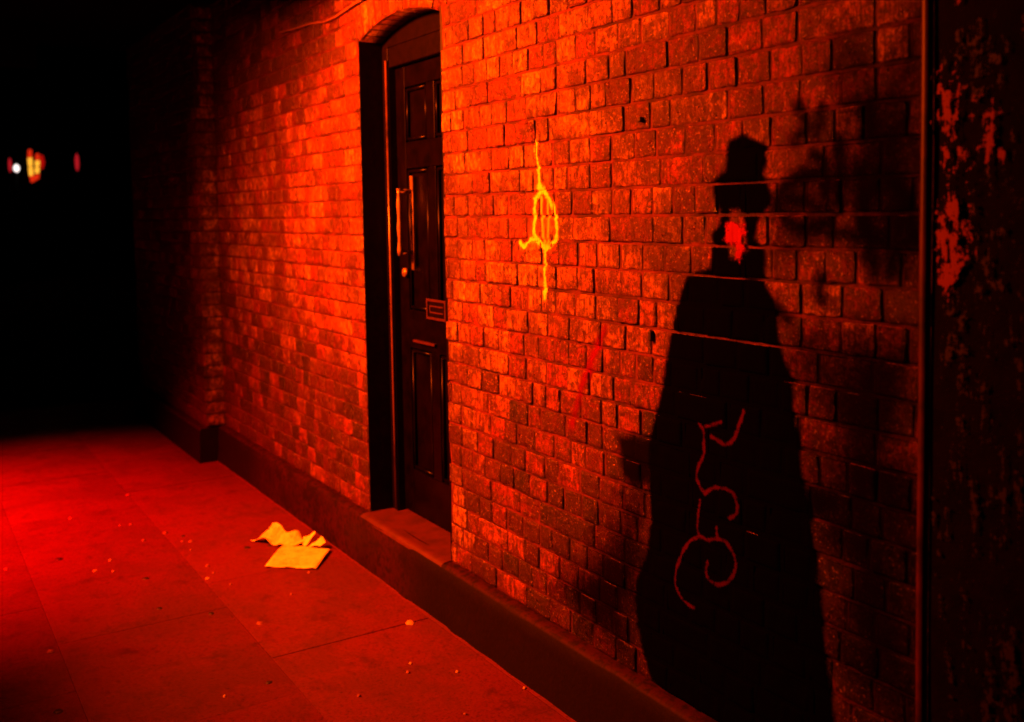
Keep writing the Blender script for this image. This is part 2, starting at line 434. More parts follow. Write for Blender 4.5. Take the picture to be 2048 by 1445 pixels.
# plinth with a chamfered ledge, in blocks with fine joints
def plinth_piece(m, x0, x1, yb=0.02, step=0.025, sill=False):
    n = max(2, int(abs(x1-x0)/step)); prof_n = 0; rows = []
    for i in range(n+1):
        x = x0+(x1-x0)*i/n
        w = lambda s: noise.noise(Vector((x*2.6, s*3.3, 5)))*0.006
        w2 = lambda s: noise.noise(Vector((x*9, s*9, 8)))*0.006-max(0, noise.noise(Vector((x*5, s*4, 18)))-.3)*.02
        rows.append([(x, yb, PH+w(1)*0.3), (x, -0.012, PH+w(1)*0.4), (x, -0.034+w(2)*0.5, PH-0.004+w(2)*0.4+w2(1)), (x, -0.043+w(3)*0.6, PH-0.014+w2(2)),
                     (x, -0.046+w(4)*0.6+w2(4), PH*0.72), (x, -0.047+w(5)*0.6+w2(5), PH*0.4), (x, -0.050+w(6)*0.6, 0.06), (x, -0.056+w(7)*0.8+w2(3), -0.02)])
    k = len(rows[0]); m.add([v for r in rows for v in r], [(i*k+j, i*k+j+1, (i+1)*k+j+1, (i+1)*k+j) for i in range(n) for j in range(k-1)])
pm = MB(); plinth_piece(pm, XP+2.2, XA)
pm.build('plinth', PL, wall, smooth=True)
pm2 = MB()
rows = []
for i in range(14):                                   # plinth round the pilaster
    x = XA+0.02+(XB-0.02-XA)*i/13
    rows.append([(x, -PIL+.02, PH), (x, -PIL-0.034, PH-0.004), (x, -PIL-.044, PH-.016), (x, -PIL-0.05, -0.02)])
pm2.add([v for r in rows for v in r], [(i*4+j, i*4+j+1, i*4+j+5, i*4+j+4) for i in range(13) for j in range(3)])
pm2.add([(XA+.02, 0, PH), (XA+.02, -PIL+.02, PH), (XA+.02, -PIL-.034, PH-.004), (XA+.02, -PIL-.044, PH-.016), (XA+.02, -PIL-.05, -.02), (XA+.02, 0, -.02)], [(0, 1, 2, 3, 4, 5)])
pm2.build('pilaster_base', PL, wall)
# door sill: worn stone
sm = MB(); n = 14; rows = []
for i in range(n+1):
    x = XF+(XN-XF)*i/n; d = -0.008*math.sin(math.pi*i/n)
    rows.append([(x, 0.205, PH+0.004), (x, 0.09, PH+0.003+d), (x, -0.01, PH+0.004+d*.5), (x, -0.030, PH+0.001), (x, -0.040, PH-0.006), (x, -0.043, PH-0.02)])
sm.add([v for r in rows for v in r], [(i*6+j, i*6+j+1, (i+1)*6+j+1, (i+1)*6+j) for i in range(n) for j in range(5)])
STONE = mat_simple('worn_stone_sill', (0.05, 0.005, 0.003), 0.6, 0.4, nscale=9, dark=0.5, bump=0.4, bd=0.006)
sm.build('door_sill', STONE, wall, smooth=True)

# ---- door frame, door
FY, DY = 0.110, 0.160
fr = MB()
FWD = 0.058
fr.box((XF+.001, FY, PH), (XF+FWD, 0.21, ZS-0.02)); fr.box((XN-FWD, FY, PH), (XN-.001, 0.21, ZS-0.02))
HB = ZS-0.105
fr.box((XF+FWD, FY+0.004, HB), (XN-FWD, 0.21, ZS-0.02))
# curved head infill under the arch
n = 16; vs = []
for i in range(n+1):
    x = XF+(XN-XF)*i/n; vs += [(x, FY+0.002, ZS-0.02), (x, FY+0.002, arch_z(x)+0.01)]
fr.add(vs, [(2*i, 2*i+2, 2*i+3, 2*i+1) for i in range(n)])
frame = fr.build('door_frame', BLACKP, wall, bevel=0.004)
# bead on the frame edge: rounded moulding, its lit highlight painted in as pale colour
bd = MB(); bd.tube([(XF+FWD-0.006, FY-0.006, PH+0.01), (XF+FWD-0.006, FY-0.006, HB+0.03)], 0.0055, 12)
bd.build('frame_bead', mat_simple('painted_frame_highlight', (0.12, 0.05, 0.02), 0.3, 0.6, nscale=2.5, dark=0.03), frame, True)
dx0, dx1 = XF+FWD, XN-FWD
dm = MB()
dm.box((dx0, DY, PH+0.01), (dx1, DY+0.04, HB))
door = dm.build('door', DOORP, wall, bevel=0.002)
# raised stiles and rails with recessed panels and mouldings
def zpix(px, py, y=DY): return W(px, py, y).z
st = 0.085
rails = [(PH+0.01, PH+0.20), (zpix(850, 700), zpix(850, 690)+0.14), (zpix(850, 335), zpix(850, 330)+0.10), (HB-0.09, HB)]
sr = MB()
sr.box((dx0, DY-0.016, PH+.01), (dx0+st, DY-.0005, HB)); sr.box((dx1-st, DY-.016, PH+.01), (dx1, DY-.0005, HB))
for z0, z1 in rails: sr.box((dx0+st, DY-0.0155, z0), (dx1-st, DY-.0005, z1))
xm = (dx0+dx1)/2
for k in range(3):
    sr.box((xm-.035, DY-0.015, rails[k][1]), (xm+.035, DY-.0005, rails[k+1][0]))
sr.build('door_rails', DOORP, door, bevel=0.003)
pmo = MB()
for k in range(3):
    za, zb = rails[k][1]+.012, rails[k+1][0]-.012
    for xa, xb in ((dx0+st+.012, xm-.047), (xm+.047, dx1-st-.012)):
        pmo.tube([(xa, DY-.008, za), (xb, DY-.008, za)], .007, 8); pmo.tube([(xa, DY-.008, zb), (xb, DY-.008, zb)], .007, 8)
        pmo.tube([(xa, DY-.008, za), (xa, DY-.008, zb)], .007, 8); pmo.tube([(xb, DY-.008, za), (xb, DY-.008, zb)], .007, 8)
pmo.build('panel_moulding', DOORP, door, True)
# pull handle: back plate bar, two arms, grip
hp = W(826, 445, DY-0.016); hx = hp.x
zt, zb = W(826, 383, DY-.016).z, W(826, 505, DY-.016).z
plt, plb = W(826, 352, DY-.016).z, W(826, 540, DY-.016).z
hm = MB()
hm.box((hx-.011, DY-.022, plb), (hx+.011, DY-.0162, plt))
hm.tube([(hx, DY-.02, zt), (hx, DY-.075, zt)], .009, 10); hm.tube([(hx, DY-.02, zb), (hx, DY-.075, zb)], .009, 10)
hg = []
for i in range(13):
    z = zb-.012+(zt-zb+.024)*i/12; hg.append((hx, DY-.078, z))
hm.tube(hg, [0.010+0.002*math.sin(i*1.57) for i in range(13)], 12)
hm.build('pull_handle', BRASS, door, True, 'long brass pull handle standing off the door', )
lk = MB(); q = W(815, 545, DY-.016)
lk.tube([(q.x, DY-.018, q.z), (q.x, DY-.034, q.z)], .018, 14); lk.box((q.x-.003, DY-.036, q.z-.008), (q.x+.003, DY-.034, q.z+.008))
lk.build('lock', BRASS, door, True)
# square outlined plate near the right edge of the doorway
a = W(857, 597, DY-.018); c = W(893, 642, DY-.018)
sq = MB(); x0, x1, z0, z1 = a.x, a.x+0.165, c.z-.004, a.z
sq.box((x0, DY-.024, z0), (x1, DY-.0165, z1))
plate = sq.build('letter_plate', BLACKP, door, bevel=.002)
rim = MB(); e = .010
rim.box((x0, DY-.030, z0), (x0+e, DY-.0245, z1)); rim.box((x1-e, DY-.030, z0), (x1, DY-.0245, z1))
rim.box((x0+e, DY-.030, z0), (x1-e, DY-.0245, z0+e)); rim.box((x0+e, DY-.030, z1-e), (x1-e, DY-.0245, z1))
i_ = .026; rim.box((x0+i_, DY-.0285, z0+i_), (x1-i_, DY-.0245, z0+i_+.006)); rim.box((x0+i_, DY-.0285, z1-i_-.006), (x1-i_, DY-.0245, z1-i_)); rim.box((x0+i_, DY-.0285, z0+i_+.006), (x0+i_+.006, DY-.0245, z1-i_-.006))
rim.build('plate_rim', PLATE, plate, bevel=.001)
lr = MB(); q0, q1 = W(832, 681, DY-.016), W(874, 686, DY-.016)
lr.box((q0.x, DY-.03, q0.z-.006), (q1.x, DY-.0162, q0.z+.004)); lr.build('kick_strip', PLATE, door, bevel=.001)

# cable clipped to the wall above the doorway
cb = MB()
cpts = [W(px, py, -0.012) for px, py in ((560, 66), (590, 58), (620, 48), (650, 44), (672, 34), (700, 14), (735, -8), (800, -60))]
cb.tube(cpts, 0.0055, 8); cb.build('cable', CABLE, wall, True, 'thin cable clipped along the top of the wall')
# anchors / holes
def lug(px, py, r, h):
    p = W(px, py); m = MB()
    vs = []; n = 12
    m.tube([(p.x, -0.001, p.z+h), (p.x, -0.007, p.z)], [r*0.8, r], n); m.tube([(p.x, -0.002, p.z-h), (p.x, -0.006, p.z)], [r*.8, r], n)
    return m
for px, py, r, h in ((1285, 240, .006, .007), (1306, 672, .006, .014)):
    p = W(px, py); m = MB(); m.box((p.x-r, -0.014, p.z-h), (p.x+r, 0.004, p.z+h))
    m.build('iron_cramp', IRON, wall, bevel=.004)

# ---- paint on the bricks
def seg_d(p, a, b):
    ax, az = a; bx, bz = b; px, pz = p
    dx, dz = bx-ax, bz-az; L = dx*dx+dz*dz
    k = 0 if L == 0 else max(0, min(1, ((px-ax)*dx+(pz-az)*dz)/L))
    return math.hypot(px-ax-k*dx, pz-az-k*dz)
def poly_sd(p, P):
    d = 1e9; inside = False; n = len(P)
    for i in range(n):
        a, b = P[i], P[(i+1) % n]; d = min(d, seg_d(p, a, b))
        if (a[1] > p[1]) != (b[1] > p[1]) and p[0] < (b[0]-a[0])*(p[1]-a[1])/(b[1]-a[1])+a[0]: inside = not inside
    return d if inside else -d
def spline(pts, n=5):
    out = []
    for i in range(len(pts)-1):
        p0, p1, p2, p3 = pts[max(i-1, 0)], pts[i], pts[i+1], pts[min(i+2, len(pts)-1)]
        for k in range(n):
            t = k/n
            out.append(tuple(0.5*((2*p1[c])+(-p0[c]+p2[c])*t+(2*p0[c]-5*p1[c]+4*p2[c]-p3[c])*t*t+(-p0[c]+3*p1[c]-3*p2[c]+p3[c])*t**3) for c in (0, 1)))
    out.append(tuple(pts[-1])); return out
def P2(px, py): v = W(px, py); return (v.x, v.z)
def paint(name, polys=(), strokes=(), mat=None, feather=0.012, step=0.008, lift=0.0012, label=None, bedskip=0.0, surf='wall', yoff=0.0, parent=None, rnd=3, mfill=0.0015):
    polys = [[P2(*q) for q in P] for P in polys]
    st = []
    for pts, wd_ in strokes:
        pts = [P2(*q) for q in pts]
        if len(pts) > 2: pts = spline(pts)
        st.append((pts, wd_/2))
    allp = [q for P in polys for q in P]+[q for s, _ in st for q in s]
    bx0 = min(q[0] for q in allp)-.03; bx1 = max(q[0] for q in allp)+.03; bz0 = min(q[1] for q in allp)-.03; bz1 = max(q[1] for q in allp)+.03
    def sd(x, z):
        d = -1
        for P in polys: d = max(d, poly_sd((x, z), P))
        for pts, r in st:
            if x < min(q[0] for q in pts)-.05 and False: continue
            for i in range(len(pts)-1): d = max(d, r-seg_d((x, z), pts[i], pts[i+1]))
        return d
    rng = random.Random(len(name)*7+rnd)
    m = MB(); cov = []
    def patch(x0, x1, z0, z1, fn, scale=1.0, st_=step, brick=False):
        if brick:
            XS = grid_lines(x0, x1, st_); ZS_ = grid_lines(z0, z1, st_)
        else:
            x0, x1, z0, z1 = max(x0, bx0), min(x1, bx1), max(z0, bz0), min(z1, bz1)
            if x1-x0 < .001 or z1-z0 < .001: return
            nx = max(1, int(math.ceil((x1-x0)/st_))); nz = max(1, int(math.ceil((z1-z0)/st_)))
            XS = [x0+(x1-x0)*i/nx for i in range(nx+1)]; ZS_ = [z0+(z1-z0)*j/nz for j in range(nz+1)]
        nx, nz = len(XS)-1, len(ZS_)-1
        V = {}; C = {}
        for j in range(nz+1):
            for i in range(nx+1):
                x = XS[i]; z = ZS_[j]
                C[i, j] = sd(x, z); V[i, j] = (x, fn(x, z), z)
        keep = [(i, j) for j in range(nz) for i in range(nx) if max(C[i, j], C[i+1, j], C[i, j+1], C[i+1, j+1]) > -feather*0.8]
        if not keep: return
        idx = {}; vs = []; fs = []
        for i, j in keep:
            f = []
            for q in ((i, j), (i+1, j), (i+1, j+1), (i, j+1)):
                if q not in idx: idx[q] = len(vs); vs.append(V[q]); cov.append(max(0, min(1, 0.5+C[q]/feather*0.5))*scale)
                f.append(idx[q])
            fs.append(tuple(f))
        m.add(vs, fs)
    if surf == 'wall':
        for b_ in bricks:
            if b_.x1 < bx0 or b_.x0 > bx1 or b_.z1 < bz0 or b_.z0 > bz1: continue
            patch(b_.x0, b_.x1, b_.z0, b_.z1, lambda x, z, b_=b_: b_.y-b_.depth(x, z)-lift, brick=True)
        rows_ = {}
        for b_ in bricks: rows_.setdefault(round((b_.z1-PH)/CO), []).append(b_)
        for key, r_ in rows_.items():
            r_.sort(key=lambda q: q.x0); zlo, zhi = r_[0].z0, r_[0].z1
            for p, q in zip(r_, r_[1:]):
                if 0 < q.x0-p.x1 < .03: patch(p.x1-.004, q.x0+.004, zlo, zhi, lambda x, z: -mdepth(x, z)-lift-mfill, 1.0)
            nxt = rows_.get(key+1)
            if nxt:
                s = 1.0 if rng.random() > bedskip or (bedskip > .3 and zhi < 1.12) else rng.uniform(0.1, 0.35)
                patch(bx0, bx1, zhi-.003, min(q.z0 for q in nxt)+.003, lambda x, z: -mdepth(x, z)-lift-mfill, s)
    else:
        patch(bx0, bx1, bz0, bz1, lambda x, z: yoff)
    me = bpy.data.meshes.new(name); me.from_pydata(m.v, [], m.f); me.update()
    a = me.attributes.new('cov', 'FLOAT', 'POINT'); a.data.foreach_set('value', cov)
    return link_mesh(name, me, mat, parent or wall, True, label)

FIG = [(1460,283),(1491,277),(1524,292),(1529,325),(1521,345),(1530,368),(1540,398),(1534,413),(1441,413),(1432,380),(1435,361),(1457,347),(1459,325)]
HEADR = [(1484,413),(1528,413),(1511,447),(1504,475),(1524,505),(1521,545),(1530,576),(1547,615),(1551,673),(1566,727),(1581,761),(1583,850),(1590,870),(1603,979),(1615,1023),
         (1625,1112),(1638,1224),(1647,1313),(1662,1445),(1668,1475),(1440,1475),(1390,1440),(1352,1405),(1307,1358),(1285,1291),(1274,1224),(1276,1160),(1298,1112),(1306,1045),(1303,956),
         (1303,880),(1311,850),(1329,781),(1345,677),(1357,625),(1366,586),(1378,556),(1404,548),(1426,540),(1428,468),(1446,452),(1450,490),(1456,520),(1480,522),(1502,505),
         (1498,470),(1494,440)]
BLK_P = mat_paint('black_spray_paint', (0.0009, 0.0008, 0.0009), thr=0.33, wear=0.20, nscale=15, rough=0.9, dirt=0.0, soft=0.25)
paint('painted_figure', polys=[FIG, HEADR], strokes=[(((1449, 424), (1449, 460)), .012)], mat=BLK_P, feather=.020, step=.0085, bedskip=0.62, rnd=5, lift=.0032, mfill=.004,
      label='black stencilled silhouette of a cloaked man in a top hat')
STUB = [(1608, 985), (1640, 984), (1674, 998), (1672, 1014), (1640, 1024), (1617, 1016)]
BLK_T = mat_paint('thin_black_spray', (0.003, 0.002, 0.002), thr=0.47, wear=0.26, nscale=13, rough=0.8, dirt=0.2, soft=0.4)
TAGS = [
  (((1630,312),(1650,335),(1612,352),(1572,372),(1557,400),(1562,430),(1590,450),(1620,456),(1652,446)), .026),
  (((1566,395),(1600,403),(1640,414)), .020),
  (((1648,340),(1654,400),(1658,450)), .024),
  (((1674,280),(1680,340),(1676,400)), .024),
  (((1722,345),(1725,400),(1722,470)), .030),
  (((1735,470),(1728,420),(1740,372),(1765,355),(1795,375),(1815,420),(1828,475)), .032),
  (((1795,395),(1798,440),(1796,470)), .022),
  (((1662,466),(1700,470),(1760,480),(1830,486)), .026),
  (((1736,496),(1742,525),(1748,546)), .022),
  (((1788,492),(1786,520),(1780,542)), .022),
  (((1736,222),(1740,262)), .026),
  (((1640,560),(1641,592)), .028),
  (((1596,212),(1606,235),(1618,250)), .012),
  (((1640,213),(1640,240),(1632,270)), .012),
  (((1588,282),(1612,262),(1640,250)), .012),
  (((1500,560),(1540,600),(1575,640)), .016),
]
ARM = [(1300,962),(1266,968),(1246,948),(1238,900),(1234,872),(1262,876),(1303,884)]
paint('graffiti_letters', polys=[STUB, ARM], strokes=TAGS, mat=BLK_T, feather=.030, step=.009, bedskip=0.2, lift=.0014,
      label='smudged black lettering sprayed to the right of the figure')
CLOUD = mat_paint('patchy_black_overspray', (0.003, 0.001, 0.0015), thr=0.66, wear=0.52, nscale=3.6, rough=0.85, dirt=0.0, soft=0.5)
paint('overspray', polys=[[(1700,90),(1760,130),(1850,60),(1862,560),(1800,600),(1740,540),(1690,420),(1560,470),(1545,400),(1600,330),(1660,300)],
      [(1590,700),(1700,640),(1856,620),(1852,1440),(1690,1440),(1640,1200),(1610,980)], [(1290,980),(1150,1080),(1120,1180),(1200,1300),(1290,1380)]],
      mat=CLOUD, feather=.16, step=.014, lift=.0024, mfill=.001, label='patchy black overspray and soot around the figure')
# face left in red paint
RED_P = mat_paint('red_spray_paint', (0.22, 0.010, 0.008), thr=0.55, wear=0.75, nscale=36, dirt=0.4)
FACE = [(1454,450),(1468,441),(1480,452),(1493,446),(1497,466),(1486,472),(1490,500),(1480,522),(1470,512),(1474,488),(1462,490),(1452,478)]
paint('painted_face', polys=[FACE], mat=RED_P, feather=.012, step=.006, lift=.0036, mfill=.004, label='bright red patch of paint where the face would be')
RED_T = mat_paint('faded_red_spray', (0.13, 0.004, 0.004), thr=0.74, wear=0.34, nscale=9, dirt=0.3, soft=0.3)
paint('red_smear', strokes=[(((1212,655),(1196,690),(1178,740),(1160,790),(1145,850)), .050)],
      mat=RED_T, feather=.03, step=.010, lift=.0010, label='faded streak of plain red paint')
LINE_P = mat_paint('pale_red_chalk', (0.048, 0.002, 0.002), thr=0.48, wear=0.42, nscale=40, dirt=0.6)
SCROLL = [
  (((1414,853),(1430,849),(1446,844)), .008),
  (((1400,846),(1409,862),(1409,883),(1409,911),(1399,932),(1395,953),(1402,975),(1410,988)), .0075),
  (((1410,988),(1423,978),(1445,976),(1466,985),(1477,1007),(1476,1027),(1463,1037)), .0075),
  (((1401,1000),(1396,1052),(1398,1067)), .005),
  (((1401,1072),(1382,1083),(1364,1112),(1355,1144),(1353,1168),(1361,1191),(1375,1207),(1391,1215)), .0075),
  (((1401,1072),(1417,1080),(1433,1078),(1452,1083),(1468,1105),(1472,1134),(1466,1155),(1445,1170),(1423,1162),(1414,1144),(1418,1121)), .007),
  (((1434,1056),(1436,1078)), .008),
  (((1423,872),(1438,882),(1452,889),(1468,880),(1480,850),(1490,822)), .008),
  
]
paint('graffiti_scroll', strokes=SCROLL, mat=LINE_P, feather=.007, step=.005, lift=.0040, mfill=.0042, label='thin curling red line drawn over the black cloak')
YEL_P = mat_paint('yellow_spray_paint', (0.92, 0.78, 0.10), thr=0.44, wear=0.36, nscale=60, dirt=0.3)
YEL_T = mat_paint('thin_yellow_spray', (0.75, 0.42, 0.06), thr=0.55, wear=0.30, nscale=40, dirt=0.3, soft=.3)
YG = [
  (((1072,286),(1072,308),(1077,330),(1080,350),(1081,374)), .008),
  (((1080,374),(1086,380)), .022),
  (((1083,380),(1073,397),(1071,423),(1068,449),(1068,468),(1075,480),(1086,492),(1091,500)), .012),
  (((1083,380),(1094,390),(1103,406),(1110,428),(1114,454),(1112,478),(1101,491),(1091,500)), .010),
  (((1075,478),(1062,480),(1054,491),(1046,494),(1039,485)), .009),
  (((1090,494),(1091,536),(1091,592)), .008),
  (((1091,572),(1090,594)), .014),
]
paint('graffiti_emblem', strokes=YG, mat=YEL_P, feather=.014, step=.005, lift=.0020, label='yellow sprayed spindle-like emblem with a hooked tail')
paint('graffiti_emblem', strokes=[(((1085,395),(1086,444),(1090,495)), .014), (((1097,400),(1098,445),(1095,490)), .012)],
      mat=YEL_T, feather=.010, step=.006, lift=.0017, label='thin inner lines of the yellow emblem')

# ------------------------------------------------------------------ black pier on the right
pier = empty('pier', (XP+0.4, 0, 0), 'black painted pier with peeling patches at the right end of the wall', 'pier')
pr = MB(); nx, nz = 40, 90; vs = []; PY = -0.022
for j in range(nz+1):
    for i in range(nx+1):
        x = XP+0.012+(1.5)*i/nx; z = TOP*j/nz
        vs.append((x, PY+noise.noise(Vector((x*7, z*2.2, 4)))*.006+(0.004 if 8 < i < 10 else 0), z))
pr.add(vs, [(j*(nx+1)+i, j*(nx+1)+i+1, (j+1)*(nx+1)+i+1, (j+1)*(nx+1)+i) for j in range(nz) for i in range(nx)])
pr.box((XP+.012, PY+.01, 0), (XP+1.512, 0.16, TOP)) 
pr.build('pier_face', RENDER, pier, smooth=True)
bdm = MB(); pts = []
for k in range(24):
    z = 0.0+TOP*k/23; pts.append((XP+0.0+noise.noise(Vector((z*2, 0, 0)))*.002, PY-.004, z))
bdm.tube(pts, .011, 10)
bdm.build('corner_bead', mat_simple('dull_red_bead', (0.06, 0.004, 0.004), 0.5, 0.4, nscale=12, dark=0.15), pier, True)
def mat_flake(name, col, thr):
    t = NT(name); cov = t.attr('cov').outputs['Fac']
    n1 = t.noise(7, 6, 0.75, t.scaled((5.5, 1, 0.8))); n2 = t.noise(55, 4, 0.7)
    k = t.math('ADD', cov, t.math('MULTIPLY', t.math('SUBTRACT', n1, 0.5), 4.2)); k = t.math('ADD', k, t.math('MULTIPLY', t.math('SUBTRACT', n2, 0.5), 3.2))
    t.set(t.mix(n2, col, tuple(c*.5 for c in col)), 0.7, 0.3); t.l(t.ramp(k, thr-.06, thr+.06), t.p.inputs['Alpha']); return t.m
FLK = mat_flake('flaking_red_undercoat', (0.24, 0.012, 0.008), 0.95)
FLD = mat_flake('dim_mottled_masonry', (0.008, 0.0003, 0.0005), 1.45)
paint('paint_flakes', polys=[[(1878,-20),(2100,-20),(2100,1470),(1868,1470)]], mat=FLD, feather=.03, step=.02, surf='flat', yoff=PY-.0075, parent=pier, label='faint mottled masonry showing through the worn black paint', rnd=9)
paint('paint_flakes', polys=[[(1878,150),(1930,140),(1962,230),(1978,300),(1958,345),(1885,350)], [(1876,372),(1955,372),(1962,480),(1940,560),(1912,590),(1878,470)], [(1886,-30),(1952,-30),(1950,22),(1892,28)], [(1985,200),(2025,200),(2030,330),(1990,320)]],
      mat=FLK, feather=.03, step=.012, surf='flat', yoff=PY-.009, parent=pier, label='red patches where the black paint has flaked')

# ------------------------------------------------------------------ pavement
KX = G(150, 893).x-1.6                                     # where the paving ends (kerb to the dark road)
flags = MB(); tones = []
def flag(x0, x1, y0, y1):
    g = .0008; x0 += g; x1 -= g; y0 += g; y1 -= g; b_ = .003; h = random.uniform(-.0004, .0004); t1, t2 = random.gauss(0, .0006), random.gauss(0, .0006)
    X = [x0, x0+b_, x1-b_, x1]; Y = [y0, y0+b_, y1-b_, y1]; vs = []
    for j, y in enumerate(Y):
        for i, x in enumerate(X):
            e = i in (0, 3) or j in (0, 3)
            vs.append((x, y, h+(x-x0)*t1+(y-y0)*t2-(.0008 if e else 0)))
    flags.add(vs, [(j*4+i, j*4+i+1, j*4+i+5, j*4+i+4) for j in range(3) for i in range(3)])
    k = random.uniform(.95, 1.04); tones.extend([(0.095*k, 0.010*k, 0.005*k)]*16)
# joints found in the photograph: one line along the alley and one across meet at pixel (602,1382)
J = G(602, 1384); rowsy = [J.y]
while rowsy[-1] > -7: rowsy.append(rowsy[-1]-0.60)
ups = [J.y]
while ups[-1] < -0.03: ups.append(ups[-1]+0.60)
ys = sorted(set(rowsy+ups))
ys = [y for y in ys if y < -0.05]+[0.0]
for r, (ya, yb) in enumerate(zip(ys, ys[1:])):
    ln = 0.82; st0 = J.x if abs(yb-J.y) < .01 else J.x+ln*random.uniform(.3, .7)
    x = st0-ln*20
    while x < 4:
        x0, x1 = max(x, KX), x+ln
        if x1 > KX+.05: flag(x0, x1, ya, yb)
        x += ln
me = bpy.data.meshes.new('pavement'); me.from_pydata(flags.v, [], flags.f); me.update()
a = me.attributes.new('tone', 'FLOAT_COLOR', 'POINT'); fl = []
for c in tones: fl += [*c, 1]
a.data.foreach_set('color', fl)
pv = link_mesh('pavement', me, PV, None, True); tag(pv, kind='structure')
ASPH = mat_simple('dark_wet_asphalt', (0.012, 0.010, 0.010), 0.85, 0.1, nscale=80, dark=0.5, bump=0.5, bd=.006)
g = MB(); g.add([(-160, -120, -.03), (60, -120, -.03), (60, 120, -.03), (-160, 120, -.03)], [(0, 1, 2, 3)])
tag(g.build('road', ASPH), kind='structure')
gr = MB(); gr.box((KX, -7, -.025), (4.2, 0.0, -.0022)); tag(gr.build('pavement_bedding', mat_simple('grouted_dirt', (0.06, 0.006, 0.005), .9, .05, nscale=40)), kind='structure')
k_ = MB(); k_.box((KX-.13, -7, -.05), (KX-.003, -.17, -.004)); tag(k_.build('kerb', mat_simple('granite_kerb', (.05, .02, .02), .8, .3, nscale=60), bevel=.012), kind='structure')

# ceiling of the passage
ce = MB(); ce.box((XB-.1, -6.4, TOP-.02), (3.5, .9, TOP+.35))
for bx in (-7.2, -4.05, -1.2, .9): ce.box((bx-.08, -6.4, TOP-.31), (bx+.08, -.85, TOP-.021))  # beam nearest the orange floodlight is added to shade the upper-left wall
tag(ce.build('passage_ceiling', SOOT), 'sooty dark ceiling slab over the passage with shallow beams, one added to shade the wall', 'ceiling')

# lamps that light the passage, hung from the ceiling outside the frame
def floodlight(loc, target, label, col):
    e = empty('floodlight', loc, label, 'floodlight')
    d = (Vector(target)-Vector(loc)).normalized(); L = Vector(loc)-d*0.05
    q = d.to_track_quat('-Z', 'Y').to_matrix()
    m = MB(); ring0 = [L+q@Vector((sx*.11, sy*.08, 0)) for sx, sy in ((-1,-1),(1,-1),(1,1),(-1,1))]; ring1 = [L+q@Vector((sx*.06, sy*.045, .12)) for sx, sy in ((-1,-1),(1,-1),(1,1),(-1,1))]
    m.add(ring0+ring1, [(0,1,5,4),(1,2,6,5),(2,3,7,6),(3,0,4,7),(4,5,6,7)])
    m.build('housing', IRON, e, bevel=.004)
    b_ = MB(); b_.tube([L+q@Vector((0, 0, .12)), (L.x, L.y-.02, TOP-.02)], .012, 8); b_.build('bracket', IRON, e, True)
    r = MB(); r.add([L+q@Vector((sx*.10, sy*.07, .004)) for sx, sy in ((-1,-1),(1,-1),(1,1),(-1,1))], [(0, 1, 2, 3)]); r.build('lens', emit('lamp_glow', col, 4), e)
floodlight(LAMP_A, TGT_A, 'orange floodlight hung from the ceiling facing the doorway', (1, .3, .02))
floodlight(LAMP_B, TGT_B, 'red floodlight hung from the ceiling over the pavement', (1, .02, .01))

# ------------------------------------------------------------------ paper and litter
def sheet(m, corners, h=0.0, bend=0.0, nx=10, ny=8, cr=.003, seed=1, lift=.004):
    P = [G(*c) for c in corners]; vs = []
    for j in range(ny+1):
        for i in range(nx+1):
            u, v = i/nx, j/ny; p = P[0]*(1-u)*(1-v)+P[1]*u*(1-v)+P[2]*u*v+P[3]*(1-u)*v
            hh = h*v+bend*math.sin(math.pi*v)
            vs.append((p.x, p.y, lift+hh+abs(noise.noise(Vector((p.x*14, p.y*14, seed))))*cr*2))
    m.add(vs, [(j*(nx+1)+i, j*(nx+1)+i+1, (j+1)*(nx+1)+i+1, (j+1)*(nx+1)+i) for j in range(ny) for i in range(nx)])
def tri_flap(m, a, b, tip, h, seed=0, n=6):
    A, B, T = G(*a), G(*b), G(*tip); A.z = B.z = .012; vs = []
    T = CP+(T-CP)*((CP.z-h)/CP.z)
    for j in range(n+1):
        for i in range(n+1):
            u, v = i/n, j/n; p = (A*(1-u)+B*u)*(1-v)+T*v
            p = p+Vector((0, 0, .006*math.sin(math.pi*v)+noise.noise(p*22+Vector((0, 0, seed)))*.006*(1-v))); vs.append(p)
    m.add(vs, [(j*(n+1)+i, j*(n+1)+i+1, (j+1)*(n+1)+i+1, (j+1)*(n+1)+i) for j in range(n) for i in range(n)])
pc = G(595, 1125)
leaf = empty('folded_paper', (pc.x, pc.y, 0), 'flat folded cream paper sheet lying on the pavement, in front of the crumpled one', 'paper')
m = MB(); sheet(m, [(530, 1136), (633, 1141), (661, 1104), (569, 1094)], h=.006, bend=.006, cr=.005, nx=16, ny=14); o = m.build('sheet', PAPER, leaf, True)
md = o.modifiers.new('solid', 'SOLIDIFY'); md.thickness = .0015
pc = G(565, 1080)
crum = empty('crumpled_paper', (pc.x, pc.y, 0), 'crumpled cream paper with torn pointed flaps just behind the flat folded sheet', 'paper')
m = MB()
def blob_sheet(m, outline, hts, seed):
    # fan-triangulated crease pattern: outline vertices and a raised centre fold
    P = []
    for (px, py), h in zip(outline, hts):
        g_ = G(px, py); P.append(CP+(g_-CP)*((CP.z-h)/CP.z))
    me_ = bmesh.new(); vs = [me_.verts.new(p) for p in P]; me_.faces.new(vs)
    bmesh.ops.triangulate(me_, faces=me_.faces[:]); bmesh.ops.subdivide_edges(me_, edges=me_.edges[:], cuts=3, use_grid_fill=True)
    bmesh.ops.triangulate(me_, faces=me_.faces[:])
    for v in me_.verts: v.co.z += noise.noise(v.co*17+Vector((seed, 0, 0)))*.034+.010; v.co.z = max(v.co.z, .003)
    me_.verts.index_update(); m.add([v.co for v in me_.verts], [tuple(v.index for v in f.verts) for f in me_.faces]); me_.free()
